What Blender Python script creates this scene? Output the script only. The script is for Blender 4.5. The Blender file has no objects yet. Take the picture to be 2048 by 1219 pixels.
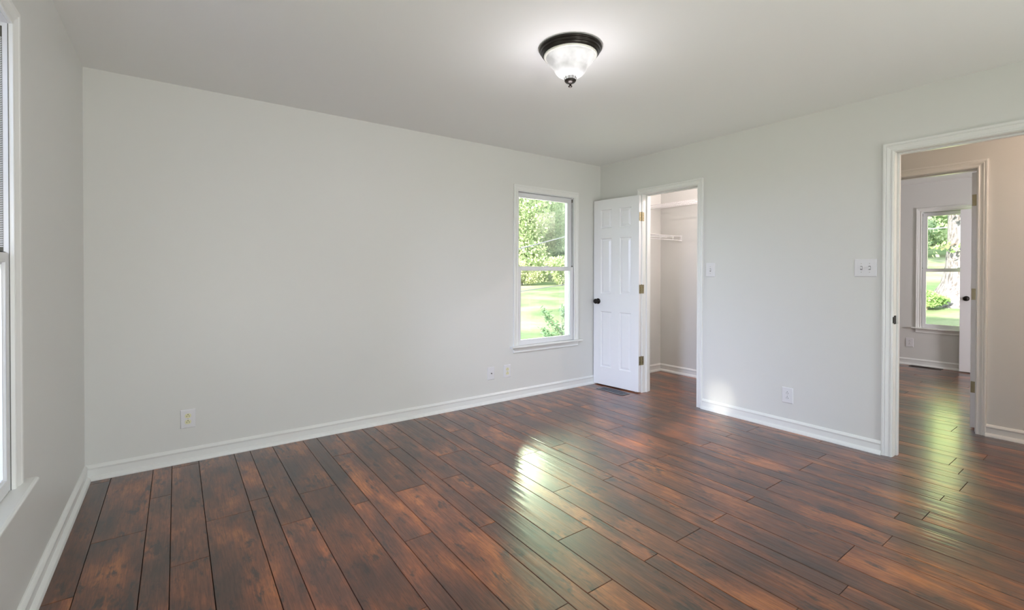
import bpy, bmesh, math, random
import numpy as np
from mathutils import Vector, Matrix
random.seed(7)
S = bpy.context.scene
COL = S.collection

# ------------------------------------------------------------------ camera
F_PX, YAW, PITCH, ROLL, SY, EYE = 930.97, 0.6249, -0.0080, 0.0013, -55.885, 1.2311
fw = Vector((math.sin(YAW)*math.cos(PITCH), math.cos(YAW)*math.cos(PITCH), math.sin(PITCH)))
r0 = Vector((math.cos(YAW), -math.sin(YAW), 0)); u0 = r0.cross(fw)
r = r0*math.cos(ROLL)+u0*math.sin(ROLL); u = -r0*math.sin(ROLL)+u0*math.cos(ROLL)
cd = bpy.data.cameras.new('camera'); cam = bpy.data.objects.new('camera', cd); COL.objects.link(cam)
cam.matrix_world = Matrix(((r.x, u.x, -fw.x, 0), (r.y, u.y, -fw.y, 0), (r.z, u.z, -fw.z, EYE), (0, 0, 0, 1)))
cd.sensor_fit = 'HORIZONTAL'; cd.sensor_width = 36; cd.lens = 36*F_PX/2048; cd.shift_y = SY/2048
cd.clip_start = 0.02; cd.clip_end = 300
S.camera = cam

# ------------------------------------------------------------------ room numbers
L, R, B, FR, H = -0.4425, 3.90, 3.70, -1.60, 2.44     # left, right, back, front walls and ceiling
TW = 0.12                                            # wall thickness
XH, XF, YC = 5.00, 8.07, 2.20                        # hall wall, far room outer wall, closet side wall

# ------------------------------------------------------------------ world, sun, added window fills
w = bpy.data.worlds.new('world'); S.world = w; w.use_nodes = True
nt = w.node_tree; nt.nodes.clear()
wo = nt.nodes.new('ShaderNodeOutputWorld'); bg = nt.nodes.new('ShaderNodeBackground')
bg.inputs[0].default_value = (0.80, 0.90, 1.0, 1); bg.inputs[1].default_value = 3.4
nt.links.new(bg.outputs[0], wo.inputs[0])
SUN_DIR = Vector((1, 0.05, -0.37)).normalized()
def light(name, kind, energy, color, loc, target=None, size=None, size_y=None, radius=None):
    d = bpy.data.lights.new(name, kind); d.energy = energy; d.color = color
    o = bpy.data.objects.new(name, d); COL.objects.link(o); o.location = loc
    if target is not None:
        o.rotation_euler = (Vector(target)-Vector(loc)).to_track_quat('-Z', 'Y').to_euler()
    if kind == 'AREA':
        d.shape = 'RECTANGLE'; d.size = size; d.size_y = size_y or size
    elif radius is not None:
        d.shadow_soft_size = radius
    return o
sun = light('sun', 'SUN', 18.0, (1.0, 0.93, 0.80), (0, 0, 20))
sun.rotation_euler = SUN_DIR.to_track_quat('-Z', 'Y').to_euler(); sun.data.angle = math.radians(1.1)
# added area lights outside the windows, standing in for daylight
SKY, GROUND = (0.64, 0.81, 1.0), (1.0, 0.985, 0.95)
for nm, x in (('left', 0.72), ('right', 2.78)):
    light('sky_fill_front_window_'+nm, 'AREA', 90, SKY, (x, FR-1.7, 2.75), (x+0.5, 2.6, 0.55), 1.6, 0.9)
    light('ground_fill_front_window_'+nm, 'AREA', 104 if nm == 'left' else 52, GROUND, (x, FR-0.55, 0.55), (x-0.6, 2.0, 2.5), 1.2, 0.8)  # added upward fill that lifts the ceiling
light('sky_fill_left_window', 'AREA', 350, (0.62, 0.68, 1.0), (L-1.9, 1.38, 2.35), (R, 2.9, 0.5), 1.2, 0.8)  # added bluish fill for the closet door and lower right wall
light('ground_fill_left_window', 'AREA', 6, GROUND, (L-0.6, 1.83, 0.5), (1.5, 2.0, 2.4), 0.9, 0.8)
light('streak_fill_back_window', 'AREA', 900, (0.86, 1.0, 0.68), (5.1, 6.1, 2.9), (1.7, 2.0, 0.0), 1.6, 2.9)  # added area light aimed to lay the bright streak on the floor
light('wall_fill_back_window', 'AREA', 5, (1.0, 1.0, 1.0), (3.0, B+0.6, 1.4), (3.4, 0.0, 1.0), 0.8, 1.5)  # weak added fill that keeps the shade beside the closet casing
light('streak_fill_far_window', 'AREA', 12, (0.80, 0.95, 0.32), (XF+0.7, 1.45, 1.35), (5.5, 1.3, 1.0), 0.8, 1.5)  # added green-tinted light for the streak on the far floor
light('fill_far_room', 'AREA', 130, (1.0, 0.91, 0.97), (6.45, FR-0.6, 1.1), (6.9, 2.6, 1.5), 1.1, 1.4)  # added fill to lift the dim far room walls
light('hall_lamp_light', 'POINT', 26, (1.0, 0.75, 0.60), (4.5, -0.45, 2.2), radius=0.12)
light('closet_bulb_light', 'POINT', 30, (1.0, 0.85, 0.82), (4.45, 2.42, 2.30), radius=0.012)

S.view_settings.view_transform = 'Standard'; S.view_settings.look = 'None'
S.view_settings.exposure = 0.0; S.view_settings.gamma = 1.0; S.view_settings.use_curve_mapping = False
S.cycles.max_bounces = 10; S.cycles.diffuse_bounces = 7; S.cycles.glossy_bounces = 4
S.cycles.transmission_bounces = 6; S.cycles.transparent_max_bounces = 12
S.cycles.sample_clamp_indirect = 6.0
try:
    S.cycles.use_denoising = True
except Exception:
    pass

# ------------------------------------------------------------------ materials
def mat(name, color, rough=0.5, metal=0.0, bump=0, bscale=200, var=0.0, vscale=3, spec=0.5):
    m = bpy.data.materials.new(name); m.use_nodes = True
    n = m.node_tree.nodes; l = m.node_tree.links; p = n['Principled BSDF']
    p.inputs['Base Color'].default_value = (*color, 1); p.inputs['Roughness'].default_value = rough
    p.inputs['Metallic'].default_value = metal; p.inputs['Specular IOR Level'].default_value = spec
    tc = n.new('ShaderNodeTexCoord')
    if var > 0:
        nz = n.new('ShaderNodeTexNoise'); nz.inputs['Scale'].default_value = vscale; nz.inputs['Detail'].default_value = 4
        l.new(tc.outputs['Object'], nz.inputs['Vector'])
        mx = n.new('ShaderNodeMix'); mx.data_type = 'RGBA'
        mx.inputs[6].default_value = (*[c*(1-var) for c in color], 1); mx.inputs[7].default_value = (*[min(1, c*(1+var)) for c in color], 1)
        l.new(nz.outputs[0], mx.inputs[0]); l.new(mx.outputs[2], p.inputs['Base Color'])
    if bump > 0:
        nz = n.new('ShaderNodeTexNoise'); nz.inputs['Scale'].default_value = bscale; nz.inputs['Detail'].default_value = 2
        l.new(tc.outputs['Object'], nz.inputs['Vector'])
        b = n.new('ShaderNodeBump'); b.inputs['Strength'].default_value = bump; b.inputs['Distance'].default_value = 0.002
        l.new(nz.outputs[0], b.inputs['Height']); l.new(b.outputs[0], p.inputs['Normal'])
    return m
M = {}
M['wall'] = mat('wall_paint', (0.735, 0.74, 0.715), 0.42, bump=0.06, bscale=120, var=0.012, vscale=1.5)
M['ceil'] = mat('ceiling_paint', (0.85, 0.86, 0.85), 0.8, bump=0.08, bscale=90)
M['trim'] = mat('trim_gloss_paint', (0.83, 0.84, 0.82), 0.28, var=0.01)
M['sash'] = mat('window_vinyl', (0.80, 0.81, 0.83), 0.32, var=0.01)
M['door'] = mat('door_paint', (0.90, 0.91, 0.92), 0.26, bump=0.03, bscale=60)
M['plate'] = mat('white_plastic', (0.78, 0.78, 0.80), 0.3, var=0.01)
M['ivory'] = mat('ivory_plastic', (0.80, 0.78, 0.52), 0.3, var=0.02)
M['slot'] = mat('dark_slot', (0.02, 0.018, 0.015), 0.6, var=0.1)
M['screw'] = mat('steel_screw', (0.55, 0.54, 0.5), 0.3, 0.9, var=0.05)
M['brass'] = mat('antique_brass', (0.36, 0.31, 0.19), 0.36, 0.85, var=0.15, vscale=40)
M['bronze'] = mat('oil_rubbed_bronze', (0.022, 0.018, 0.015), 0.32, 0.6, var=0.2, vscale=20)
M['nickel'] = mat('dull_nickel', (0.23, 0.22, 0.21), 0.38, 0.85, var=0.1, vscale=60)
M['wire'] = mat('white_coated_wire', (0.86, 0.86, 0.87), 0.35, var=0.01)
M['vent'] = mat('bronze_vent_metal', (0.16, 0.17, 0.19), 0.38, 0.6, var=0.1, vscale=30)
M['vdark'] = mat('dark_brown_vent', (0.035, 0.025, 0.02), 0.5, 0.3, var=0.1)
M['siding'] = mat('exterior_siding', (0.7, 0.7, 0.68), 0.6, var=0.04)
M['track'] = mat('dark_track', (0.10, 0.095, 0.075), 0.6, var=0.2, vscale=80)
M['cable'] = mat('weathered_cable', (0.22, 0.21, 0.26), 0.5, var=0.1)

def wood():
    m = bpy.data.materials.new('scraped_acacia_planks'); m.use_nodes = True
    n = m.node_tree.nodes; l = m.node_tree.links; p = n['Principled BSDF']
    tc = n.new('ShaderNodeTexCoord'); ge = n.new('ShaderNodeNewGeometry')
    cmb = n.new('ShaderNodeVectorMath'); cmb.operation = 'SCALE'; cmb.inputs[0].default_value = (17.3, 31.7, 9.1)
    l.new(ge.outputs['Random Per Island'], cmb.inputs['Scale'])
    add = n.new('ShaderNodeVectorMath'); add.operation = 'ADD'
    l.new(tc.outputs['Object'], add.inputs[0]); l.new(cmb.outputs[0], add.inputs[1])
    def noise(sx, sy, scale, detail, dist=0, rough=0.5):
        mp = n.new('ShaderNodeMapping'); mp.inputs['Scale'].default_value = (sx, sy, 1)
        l.new(add.outputs[0], mp.inputs['Vector'])
        z = n.new('ShaderNodeTexNoise'); z.inputs['Scale'].default_value = scale; z.inputs['Detail'].default_value = detail
        z.inputs['Distortion'].default_value = dist; z.inputs['Roughness'].default_value = rough
        l.new(mp.outputs[0], z.inputs['Vector']); return z.outputs[0]
    def ramp(inp, stops):
        rp = n.new('ShaderNodeValToRGB'); e = rp.color_ramp.elements
        while len(e) < len(stops): e.new(0.5)
        for k, (pos, c) in enumerate(stops):
            e[k].position = pos; e[k].color = (*c, 1) if len(c) == 3 else c
        l.new(inp, rp.inputs[0]); return rp.outputs[0]
    def mixc(f, a, b, mode='MIX'):
        x = n.new('ShaderNodeMix'); x.data_type = 'RGBA'; x.blend_type = mode
        for sock, v in ((0, f), (6, a), (7, b)):
            if hasattr(v, 'node'): l.new(v, x.inputs[sock])
            else: x.inputs[sock].default_value = v if not isinstance(v, tuple) else (*v, 1)
        return x.outputs[2]
    blotch = noise(1.0, 0.34, 5.0, 6, 0.15, 0.6)
    base = ramp(blotch, [(0.27, (0.038, 0.016, 0.010)), (0.43, (0.090, 0.031, 0.015)), (0.55, (0.185, 0.054, 0.017)), (0.72, (0.46, 0.145, 0.032))])
    grain = noise(9.0, 0.5, 14.0, 6, 1.2, 0.6)
    gcol = ramp(grain, [(0.34, (0.48, 0.46, 0.44)), (0.62, (1.16, 1.14, 1.12))])
    c1 = mixc(0.85, base, gcol, 'MULTIPLY')
    smudge = noise(2.2, 0.8, 6.5, 5, 0.3, 0.68)
    sm = ramp(smudge, [(0.52, (0, 0, 0)), (0.62, (1, 1, 1))])
    sgr = ramp(noise(10.0, 2.6, 5.0, 3, 0.3), [(0.40, (0, 0, 0)), (0.56, (1, 1, 1))])
    mm = n.new('ShaderNodeMath'); mm.operation = 'MULTIPLY'; l.new(sm, mm.inputs[0]); l.new(sgr, mm.inputs[1])
    m2 = n.new('ShaderNodeMath'); m2.operation = 'MULTIPLY'; m2.inputs[1].default_value = 0.88; l.new(mm.outputs[0], m2.inputs[0])
    c2 = mixc(m2.outputs[0], c1, (0.018, 0.011, 0.009))
    hs = n.new('ShaderNodeHueSaturation')
    mr = n.new('ShaderNodeMapRange'); mr.inputs['To Min'].default_value = 0.72; mr.inputs['To Max'].default_value = 1.28
    l.new(ge.outputs['Random Per Island'], mr.inputs['Value']); l.new(mr.outputs[0], hs.inputs['Value'])
    l.new(c2, hs.inputs['Color']); l.new(hs.outputs[0], p.inputs['Base Color'])
    # hand-scraped relief, running with the boards
    wav = noise(34.0, 1.5, 1.0, 1, 0.4); fine = noise(9.0, 0.5, 12.0, 2, 0.3)
    a2 = n.new('ShaderNodeMath'); a2.operation = 'MULTIPLY_ADD'; a2.inputs[1].default_value = 0.10
    l.new(fine, a2.inputs[0]); l.new(wav, a2.inputs[2])
    bp = n.new('ShaderNodeBump'); bp.inputs['Strength'].default_value = 0.42; bp.inputs['Distance'].default_value = 0.004
    l.new(a2.outputs[0], bp.inputs['Height']); l.new(bp.outputs[0], p.inputs['Normal'])
    p.inputs['Roughness'].default_value = 0.40; p.inputs['IOR'].default_value = 1.52
    p.inputs['Coat Weight'].default_value = 0.7; p.inputs['Coat Roughness'].default_value = 0.17
    l.new(bp.outputs[0], p.inputs['Coat Normal'])
    return m
M['wood'] = wood()
M['gap'] = mat('floor_gap', (0.012, 0.007, 0.005), 0.9, var=0.1)

def glass():
    m = bpy.data.materials.new('window_glass'); m.use_nodes = True
    n = m.node_tree.nodes; l = m.node_tree.links; n.clear()
    o = n.new('ShaderNodeOutputMaterial'); t = n.new('ShaderNodeBsdfTransparent'); g = n.new('ShaderNodeBsdfGlossy')
    g.inputs['Roughness'].default_value = 0.02; t.inputs[0].default_value = (0.97, 0.985, 0.975, 1)
    fr = n.new('ShaderNodeFresnel'); fr.inputs[0].default_value = 1.45
    mx = n.new('ShaderNodeMixShader'); l.new(fr.outputs[0], mx.inputs[0]); l.new(t.outputs[0], mx.inputs[1]); l.new(g.outputs[0], mx.inputs[2])
    l.new(mx.outputs[0], o.inputs[0]); return m
M['glass'] = glass()

def lampglass():
    m = bpy.data.materials.new('frosted_alabaster_glass'); m.use_nodes = True
    n = m.node_tree.nodes; l = m.node_tree.links; p = n['Principled BSDF']
    p.inputs['Base Color'].default_value = (0.36, 0.36, 0.36, 1); p.inputs['Roughness'].default_value = 0.3
    tc = n.new('ShaderNodeTexCoord'); nz = n.new('ShaderNodeTexNoise'); nz.inputs['Scale'].default_value = 9; nz.inputs['Detail'].default_value = 3
    l.new(tc.outputs['Object'], nz.inputs['Vector'])
    mr = n.new('ShaderNodeMapRange'); mr.inputs['From Min'].default_value = 0.35; mr.inputs['From Max'].default_value = 0.65
    mr.inputs['To Min'].default_value = 0.30; mr.inputs['To Max'].default_value = 0.72
    l.new(nz.outputs[0], mr.inputs['Value'])
    p.inputs['Emission Color'].default_value = (1, 0.985, 0.98, 1); l.new(mr.outputs[0], p.inputs['Emission Strength'])
    return m
M['lampglass'] = lampglass()

def leafmat(name, c1, c2, c3, trans=0.45):
    m = bpy.data.materials.new(name); m.use_nodes = True
    n = m.node_tree.nodes; l = m.node_tree.links; n.clear()
    o = n.new('ShaderNodeOutputMaterial'); d = n.new('ShaderNodeBsdfDiffuse'); t = n.new('ShaderNodeBsdfTranslucent')
    ge = n.new('ShaderNodeNewGeometry'); rp = n.new('ShaderNodeValToRGB'); e = rp.color_ramp.elements; e.new(0.5)
    for k, (pos, c) in enumerate(((0.0, c1), (0.5, c2), (1.0, c3))): e[k].position = pos; e[k].color = (*c, 1)
    l.new(ge.outputs['Random Per Island'], rp.inputs[0])
    l.new(rp.outputs[0], d.inputs[0]); l.new(rp.outputs[0], t.inputs[0])
    mx = n.new('ShaderNodeMixShader'); mx.inputs[0].default_value = trans
    l.new(d.outputs[0], mx.inputs[1]); l.new(t.outputs[0], mx.inputs[2]); l.new(mx.outputs[0], o.inputs[0]); return m
M['leaf_a'] = leafmat('leaves_lime', (0.369, 0.457, 0.229), (0.545, 0.643, 0.369), (0.740, 0.775, 0.545))
M['leaf_b'] = leafmat('leaves_mid_green', (0.300, 0.423, 0.264), (0.457, 0.581, 0.369), (0.669, 0.740, 0.511))
M['leaf_c'] = leafmat('leaves_yellow_green', (0.405, 0.440, 0.212), (0.616, 0.652, 0.369), (0.757, 0.775, 0.564))
M['leaf_d'] = leafmat('leaves_evergreen', (0.099, 0.174, 0.112), (0.155, 0.248, 0.161), (0.236, 0.310, 0.198), 0.2)
M['leaf_e'] = leafmat('leaves_bright', (0.24, 0.42, 0.14), (0.36, 0.52, 0.20), (0.50, 0.60, 0.32))

def bark(name, a, b, scale=6):
    m = bpy.data.materials.new(name); m.use_nodes = True
    n = m.node_tree.nodes; l = m.node_tree.links; p = n['Principled BSDF']; p.inputs['Roughness'].default_value = 0.9
    tc = n.new('ShaderNodeTexCoord'); mp = n.new('ShaderNodeMapping'); mp.inputs['Scale'].default_value = (1, 1, 0.35)
    l.new(tc.outputs['Object'], mp.inputs['Vector'])
    nz = n.new('ShaderNodeTexNoise'); nz.inputs['Scale'].default_value = scale; nz.inputs['Detail'].default_value = 8; nz.inputs['Roughness'].default_value = 0.7
    l.new(mp.outputs[0], nz.inputs['Vector'])
    rp = n.new('ShaderNodeValToRGB'); rp.color_ramp.elements[0].position = 0.40; rp.color_ramp.elements[1].position = 0.56
    rp.color_ramp.elements[0].color = (*a, 1); rp.color_ramp.elements[1].color = (*b, 1)
    l.new(nz.outputs[0], rp.inputs[0]); l.new(rp.outputs[0], p.inputs['Base Color'])
    bp = n.new('ShaderNodeBump'); bp.inputs['Strength'].default_value = 0.8; bp.inputs['Distance'].default_value = 0.05
    l.new(nz.outputs[0], bp.inputs['Height']); l.new(bp.outputs[0], p.inputs['Normal']); return m
M['bark_pale'] = bark('pale_furrowed_bark', (0.12, 0.10, 0.10), (0.33, 0.30, 0.31), 14)
M['bark'] = bark('grey_brown_bark', (0.10, 0.07, 0.05), (0.34, 0.28, 0.23), 5)

def grass():
    m = bpy.data.materials.new('lawn_grass'); m.use_nodes = True
    n = m.node_tree.nodes; l = m.node_tree.links; p = n['Principled BSDF']; p.inputs['Roughness'].default_value = 0.95
    p.inputs['Specular IOR Level'].default_value = 0.1
    tc = n.new('ShaderNodeTexCoord')
    z1 = n.new('ShaderNodeTexNoise'); z1.inputs['Scale'].default_value = 0.35; z1.inputs['Detail'].default_value = 4
    z2 = n.new('ShaderNodeTexNoise'); z2.inputs['Scale'].default_value = 5; z2.inputs['Detail'].default_value = 8; z2.inputs['Roughness'].default_value = 0.75
    l.new(tc.outputs['Object'], z1.inputs['Vector']); l.new(tc.outputs['Object'], z2.inputs['Vector'])
    rp = n.new('ShaderNodeValToRGB'); e = rp.color_ramp.elements; e.new(0.5)
    for k, (pos, c) in enumerate(((0.38, (0.17, 0.25, 0.12)), (0.50, (0.26, 0.31, 0.17)), (0.64, (0.38, 0.38, 0.26)))): e[k].position = pos; e[k].color = (*c, 1)
    l.new(z1.outputs[0], rp.inputs[0])
    mx = n.new('ShaderNodeMix'); mx.data_type = 'RGBA'; mx.blend_type = 'MULTIPLY'; mx.inputs[0].default_value = 0.45
    r2 = n.new('ShaderNodeValToRGB'); r2.color_ramp.elements[0].position = 0.35; r2.color_ramp.elements[1].position = 0.62
    r2.color_ramp.elements[0].color = (0.45, 0.5, 0.4, 1); l.new(z2.outputs[0], r2.inputs[0])
    l.new(rp.outputs[0], mx.inputs[6]); l.new(r2.outputs[0], mx.inputs[7]); l.new(mx.outputs[2], p.inputs['Base Color'])
    return m
M['grass'] = grass()

# ------------------------------------------------------------------ object helpers
def tag(o, label=None, cat=None, group=None, kind=None):
    if label: o['label'] = label
    if cat: o['category'] = cat
    if group: o['group'] = group
    if kind: o['kind'] = kind
    return o
def empty(name, loc=(0, 0, 0), rz=0.0):
    o = bpy.data.objects.new(name, None); COL.objects.link(o); o.location = loc; o.rotation_euler = (0, 0, rz)
    o.empty_display_size = 0.1; return o
class MB:
    def __init__(s, T=None): s.bm = bmesh.new(); s.T = T or (lambda a, b, c: (a, b, c)); s.mi = 0
    def v(s, a, b, c): return s.bm.verts.new(s.T(a, b, c))
    def face(s, vs):
        try: f = s.bm.faces.new(vs); f.material_index = s.mi; return f
        except ValueError: return None
    def box(s, a0, a1, b0, b1, c0, c1):
        V = [s.v(a, b, c) for a in (a0, a1) for b in (b0, b1) for c in (c0, c1)]
        for q in ((0, 1, 3, 2), (4, 6, 7, 5), (0, 4, 5, 1), (2, 3, 7, 6), (0, 2, 6, 4), (1, 5, 7, 3)): s.face([V[i] for i in q])
    def loft(s, rings, closed_ring=True, caps=True):
        R_ = [[s.v(*p) for p in ring] for ring in rings]
        for i in range(len(R_)-1):
            n = len(R_[i])
            for j in range(n if closed_ring else n-1):
                s.face([R_[i][j], R_[i][(j+1) % n], R_[i+1][(j+1) % n], R_[i+1][j]])
        if caps:
            s.face(R_[0][::-1]); s.face(R_[-1])
    def lathe(s, prof, c, axis=2, n=48):
        cols = []
        for k in range(n):
            a = 2*math.pi*k/n; col = []
            for rr, h in prof:
                q = [0, 0, 0]; q[axis] = h; q[(axis+1) % 3] = rr*math.cos(a); q[(axis+2) % 3] = rr*math.sin(a)
                col.append(s.v(c[0]+q[0], c[1]+q[1], c[2]+q[2]))
            cols.append(col)
        for k in range(n):
            A, Bc = cols[k], cols[(k+1) % n]
            for i in range(len(prof)-1): s.face([A[i], Bc[i], Bc[i+1], A[i+1]])
    def tube(s, pts, rad, n=8):
        pts = [Vector(p) for p in pts]; rings = []
        for i, p in enumerate(pts):
            d = (pts[min(i+1, len(pts)-1)]-pts[max(i-1, 0)]).normalized()
            up = Vector((0, 0, 1)) if abs(d.z) < 0.9 else Vector((1, 0, 0))
            x = d.cross(up).normalized(); y = d.cross(x); rr = rad[i] if isinstance(rad, (list, tuple)) else rad
            rings.append([tuple(p+x*rr*math.cos(2*math.pi*k/n)+y*rr*math.sin(2*math.pi*k/n)) for k in range(n)])
        s.loft(rings)
    def build(s, name, m, parent=None, smooth=False, bevel=0, seg=2, weld=True):
        if weld: bmesh.ops.remove_doubles(s.bm, verts=s.bm.verts, dist=1e-6)
        bmesh.ops.recalc_face_normals(s.bm, faces=s.bm.faces)
        me = bpy.data.meshes.new(name); s.bm.to_mesh(me); s.bm.free()
        for x in (m if isinstance(m, list) else [m]): me.materials.append(x)
        o = bpy.data.objects.new(name, me); COL.objects.link(o)
        if parent is not None:
            bpy.context.view_layer.update()
            o.parent = parent
            mw = Matrix.Translation(parent_loc(parent)) @ Matrix.Rotation(parent_rz(parent), 4, 'Z')
            o.matrix_parent_inverse = mw.inverted()
        if smooth:
            for f in me.polygons: f.use_smooth = True
        if bevel:
            b = o.modifiers.new('bevel', 'BEVEL'); b.width = bevel; b.segments = seg; b.limit_method = 'ANGLE'; b.angle_limit = math.radians(35)
        return o
def parent_loc(o):
    p = Vector(o.location)
    return p if o.parent is None else (Vector((0, 0, 0)) if o.type == 'MESH' else p)
def parent_rz(o): return o.rotation_euler.z if o.type == 'EMPTY' else 0.0
# meshes are written in world coordinates, so a mesh parent is at the origin
def copy_tree(o, parent=None):
    c = o.copy(); COL.objects.link(c)
    if parent is not None: c.parent = parent; c.matrix_parent_inverse = o.matrix_parent_inverse.copy()
    for ch in list(o.children): copy_tree(ch, c)
    return c

# wall frames: (u along the wall, d out of the wall towards the viewer's room, z)
T_back = lambda a, d, z: (a, B-d, z)
T_right = lambda a, d, z: (R-d, a, z)
T_left = lambda a, d, z: (L+d, a, z)
T_hall = lambda a, d, z: (XH-d, a, z)
T_far = lambda a, d, z: (XF-d, a, z)
T_front = lambda a, d, z: (a, FR+d, z)

def wall(name, T, a0, a1, z0, z1, t, holes, m, label):
    mb = MB(T)
    A = sorted({a0, a1, *[h[0] for h in holes], *[h[1] for h in holes]}); Z = sorted({z0, z1, *[h[2] for h in holes], *[h[3] for h in holes]})
    solid = lambda i, j: 0 <= i < len(A)-1 and 0 <= j < len(Z)-1 and not any(h[0] <= A[i] and A[i+1] <= h[1] and h[2] <= Z[j] and Z[j+1] <= h[3] for h in holes)
    for i in range(len(A)-1):
        for j in range(len(Z)-1):
            if not solid(i, j): continue
            x0, x1, y0, y1 = A[i], A[i+1], Z[j], Z[j+1]
            mb.face([mb.v(x0, 0, y0), mb.v(x1, 0, y0), mb.v(x1, 0, y1), mb.v(x0, 0, y1)])
            mb.face([mb.v(x0, -t, y0), mb.v(x1, -t, y0), mb.v(x1, -t, y1), mb.v(x0, -t, y1)])
            for di, dj, p, q in ((-1, 0, (x0, y0), (x0, y1)), (1, 0, (x1, y0), (x1, y1)), (0, -1, (x0, y0), (x1, y0)), (0, 1, (x0, y1), (x1, y1))):
                if not solid(i+di, j+dj):
                    mb.face([mb.v(p[0], 0, p[1]), mb.v(q[0], 0, q[1]), mb.v(q[0], -t, q[1]), mb.v(p[0], -t, p[1])])
    return tag(mb.build(name, m), label, 'wall', kind='structure')

# ------------------------------------------------------------------ shell
WZ0, WZ1 = 0.515, 2.045                                   # window opening heights
ZMID = 1.30
W_BACK = (2.743, 3.492); W_LEFT = (1.455, 2.204); W_FAR = (1.090, 1.839)
ho = lambda w_: (w_[0]-0.012, w_[1]+0.012, WZ0-0.02, WZ1+0.012)
CL = (2.485, 3.105); DR = (0.270, 1.033); HD = (0.815, 1.580); DT = 2.045     # closet, bedroom and hall door openings
dh = lambda d_: (d_[0]-0.018, d_[1]+0.018, 0, DT+0.018)
FW1, FW2, FW3 = (0.35, 1.10), (2.40, 3.15), (6.10, 6.85)
wall('wall_back', T_back, L-TW, XF+TW, 0, H, TW, [ho(W_BACK)], M['wall'], 'long pale grey wall facing the camera with the tall window at its right end')
wall('wall_left', T_left, FR, B, 0, H, TW, [ho(W_LEFT)], M['wall'], 'pale grey wall at the left edge with a window half out of frame')
wall('wall_right', T_right, FR, B, 0, H, TW, [dh(CL), dh(DR)], M['wall'], 'pale wall on the right holding the closet opening and the hall doorway')
wall('wall_hall', T_hall, FR, B, 0, H, TW, [dh(HD)], M['wall'], 'warm toned wall across the hall with a doorway to the far room')
wall('wall_closet', lambda a, d, z: (a, YC+d, z), R+TW, XH, 0, H, 0.1, [], M['wall'], 'near side wall inside the closet, hidden behind the wall between the doors')
wall('wall_far', T_far, FR, B, 0, H, TW, [ho(W_FAR)], M['wall'], 'outer wall of the far room seen through two doorways')
wall('wall_front', T_front, L-TW, XF+TW, 0, H, TW, [ho(FW1), ho(FW2), ho(FW3)], M['wall'], 'wall behind the camera')
mb = MB(); mb.box(L-TW, XF+TW, FR-TW, B+TW, H, H+0.12)
tag(mb.build('ceiling', M['ceil']), 'flat matte off-white ceiling carrying the dome lamp', 'ceiling', kind='structure')
mb = MB(); mb.box(L-0.40, XF+0.6, FR-0.7, B+0.40, H+0.125, H+0.2)
tag(mb.build('roof', M['siding']), 'roof slab with eaves over the house', 'roof', kind='structure')

# floor planks
P0, PW = -0.321, 0.4355
JO = {(0, 0): 2.825, (0, 1): 3.201, (0, 2): 2.405, (1, 0): 2.744, (1, 1): 2.858, (1, 2): 2.491, (2, 0): 2.788, (2, 1): 2.491, (2, 2): 2.011,
      (3, 0): 2.497, (3, 1): 1.912, (3, 2): 2.492, (4, 0): 1.607, (4, 1): 1.277, (4, 2): 1.982, (5, 0): 1.285, (5, 1): 0.706, (5, 2): 1.286,
      (6, 0): 0.794, (6, 1): 1.293, (6, 2): 0.720, (7, 0): 1.299, (7, 1): 0.768, (7, 2): 0.681, (8, 0): 1.305, (8, 1): 1.9, (8, 2): 1.314, (9, 0): 1.865, (12, 0): 0.935}
mb = MB(); g, ch, dp = 0.0013, 0.0012, 0.010
def plank(x0, x1, y0, y1):
    x0 += g; x1 -= g; y0 += g*0.8; y1 -= g*0.8
    mb.loft([[(x0, y0, -dp), (x1, y0, -dp), (x1, y1, -dp), (x0, y1, -dp)], [(x0, y0, -ch), (x1, y0, -ch), (x1, y1, -ch), (x0, y1, -ch)],
             [(x0+ch, y0+ch, 0), (x1-ch, y0+ch, 0), (x1-ch, y1-ch, 0), (x0+ch, y1-ch, 0)]])
for k in range(-1, 20):
    for j, (o0, o1) in enumerate(((0, 0.2), (0.2, 0.295), (0.295, PW))):
        x0, x1 = P0+k*PW+o0, P0+k*PW+o1
        if x1 < L+0.01 or x0 > XF: continue
        x0 = max(x0, L+0.003); x1 = min(x1, XF)
        off = JO.get((k, j), 3.62 if k == -1 else random.uniform(0, 1.217))
        ys = [FR]+sorted(y for y in (off+1.217*q for q in range(-6, 6)) if FR+0.05 < y < B-0.02)+[B]
        for a, b in zip(ys, ys[1:]): plank(x0, x1, a, b)
mb.mi = 1; mb.box(L-TW, XF, FR, B, -0.05, -0.008)
tag(mb.build('floor', [M['wood'], M['gap']]), 'glossy dark red-brown hand-scraped wood plank floor', 'floor', kind='structure')

# baseboards
BP = [(0, 0), (0.031, 0), (0.031, 0.006), (0.027, 0.016), (0.018, 0.024), (0.0125, 0.027), (0.0125, 0.064), (0.015, 0.068), (0.017, 0.074), (0.0135, 0.080), (0.009, 0.086), (0.004, 0.090), (0, 0.091)]
def base(name, T, a0, a1, label, m0=0, m1=0):
    mb = MB(T); mb.loft([[(a0+m0*d, d, z) for d, z in BP], [(a1-m1*d, d, z) for d, z in BP]])
    return tag(mb.build(name, M['trim']), label, 'baseboard', kind='structure')
base('baseboard_back', T_back, L, R, 'white moulded baseboard along the long back wall', 1, 1)
base('baseboard_left', T_left, FR, B, 'white moulded baseboard running towards the camera at the left edge', 1, 1)
base('baseboard_right', T_right, DR[1]+0.058, CL[0]-0.058, 'white moulded baseboard between the closet and the hall doorway')
base('baseboard_corner', T_right, CL[1]+0.058, B, 'short white baseboard behind the open closet door', 0, 1)
base('baseboard_closet_back', lambda a, d, z: (XH-d, a, z), YC, B, 'white baseboard at the foot of the closet back wall', 1, 1)
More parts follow.
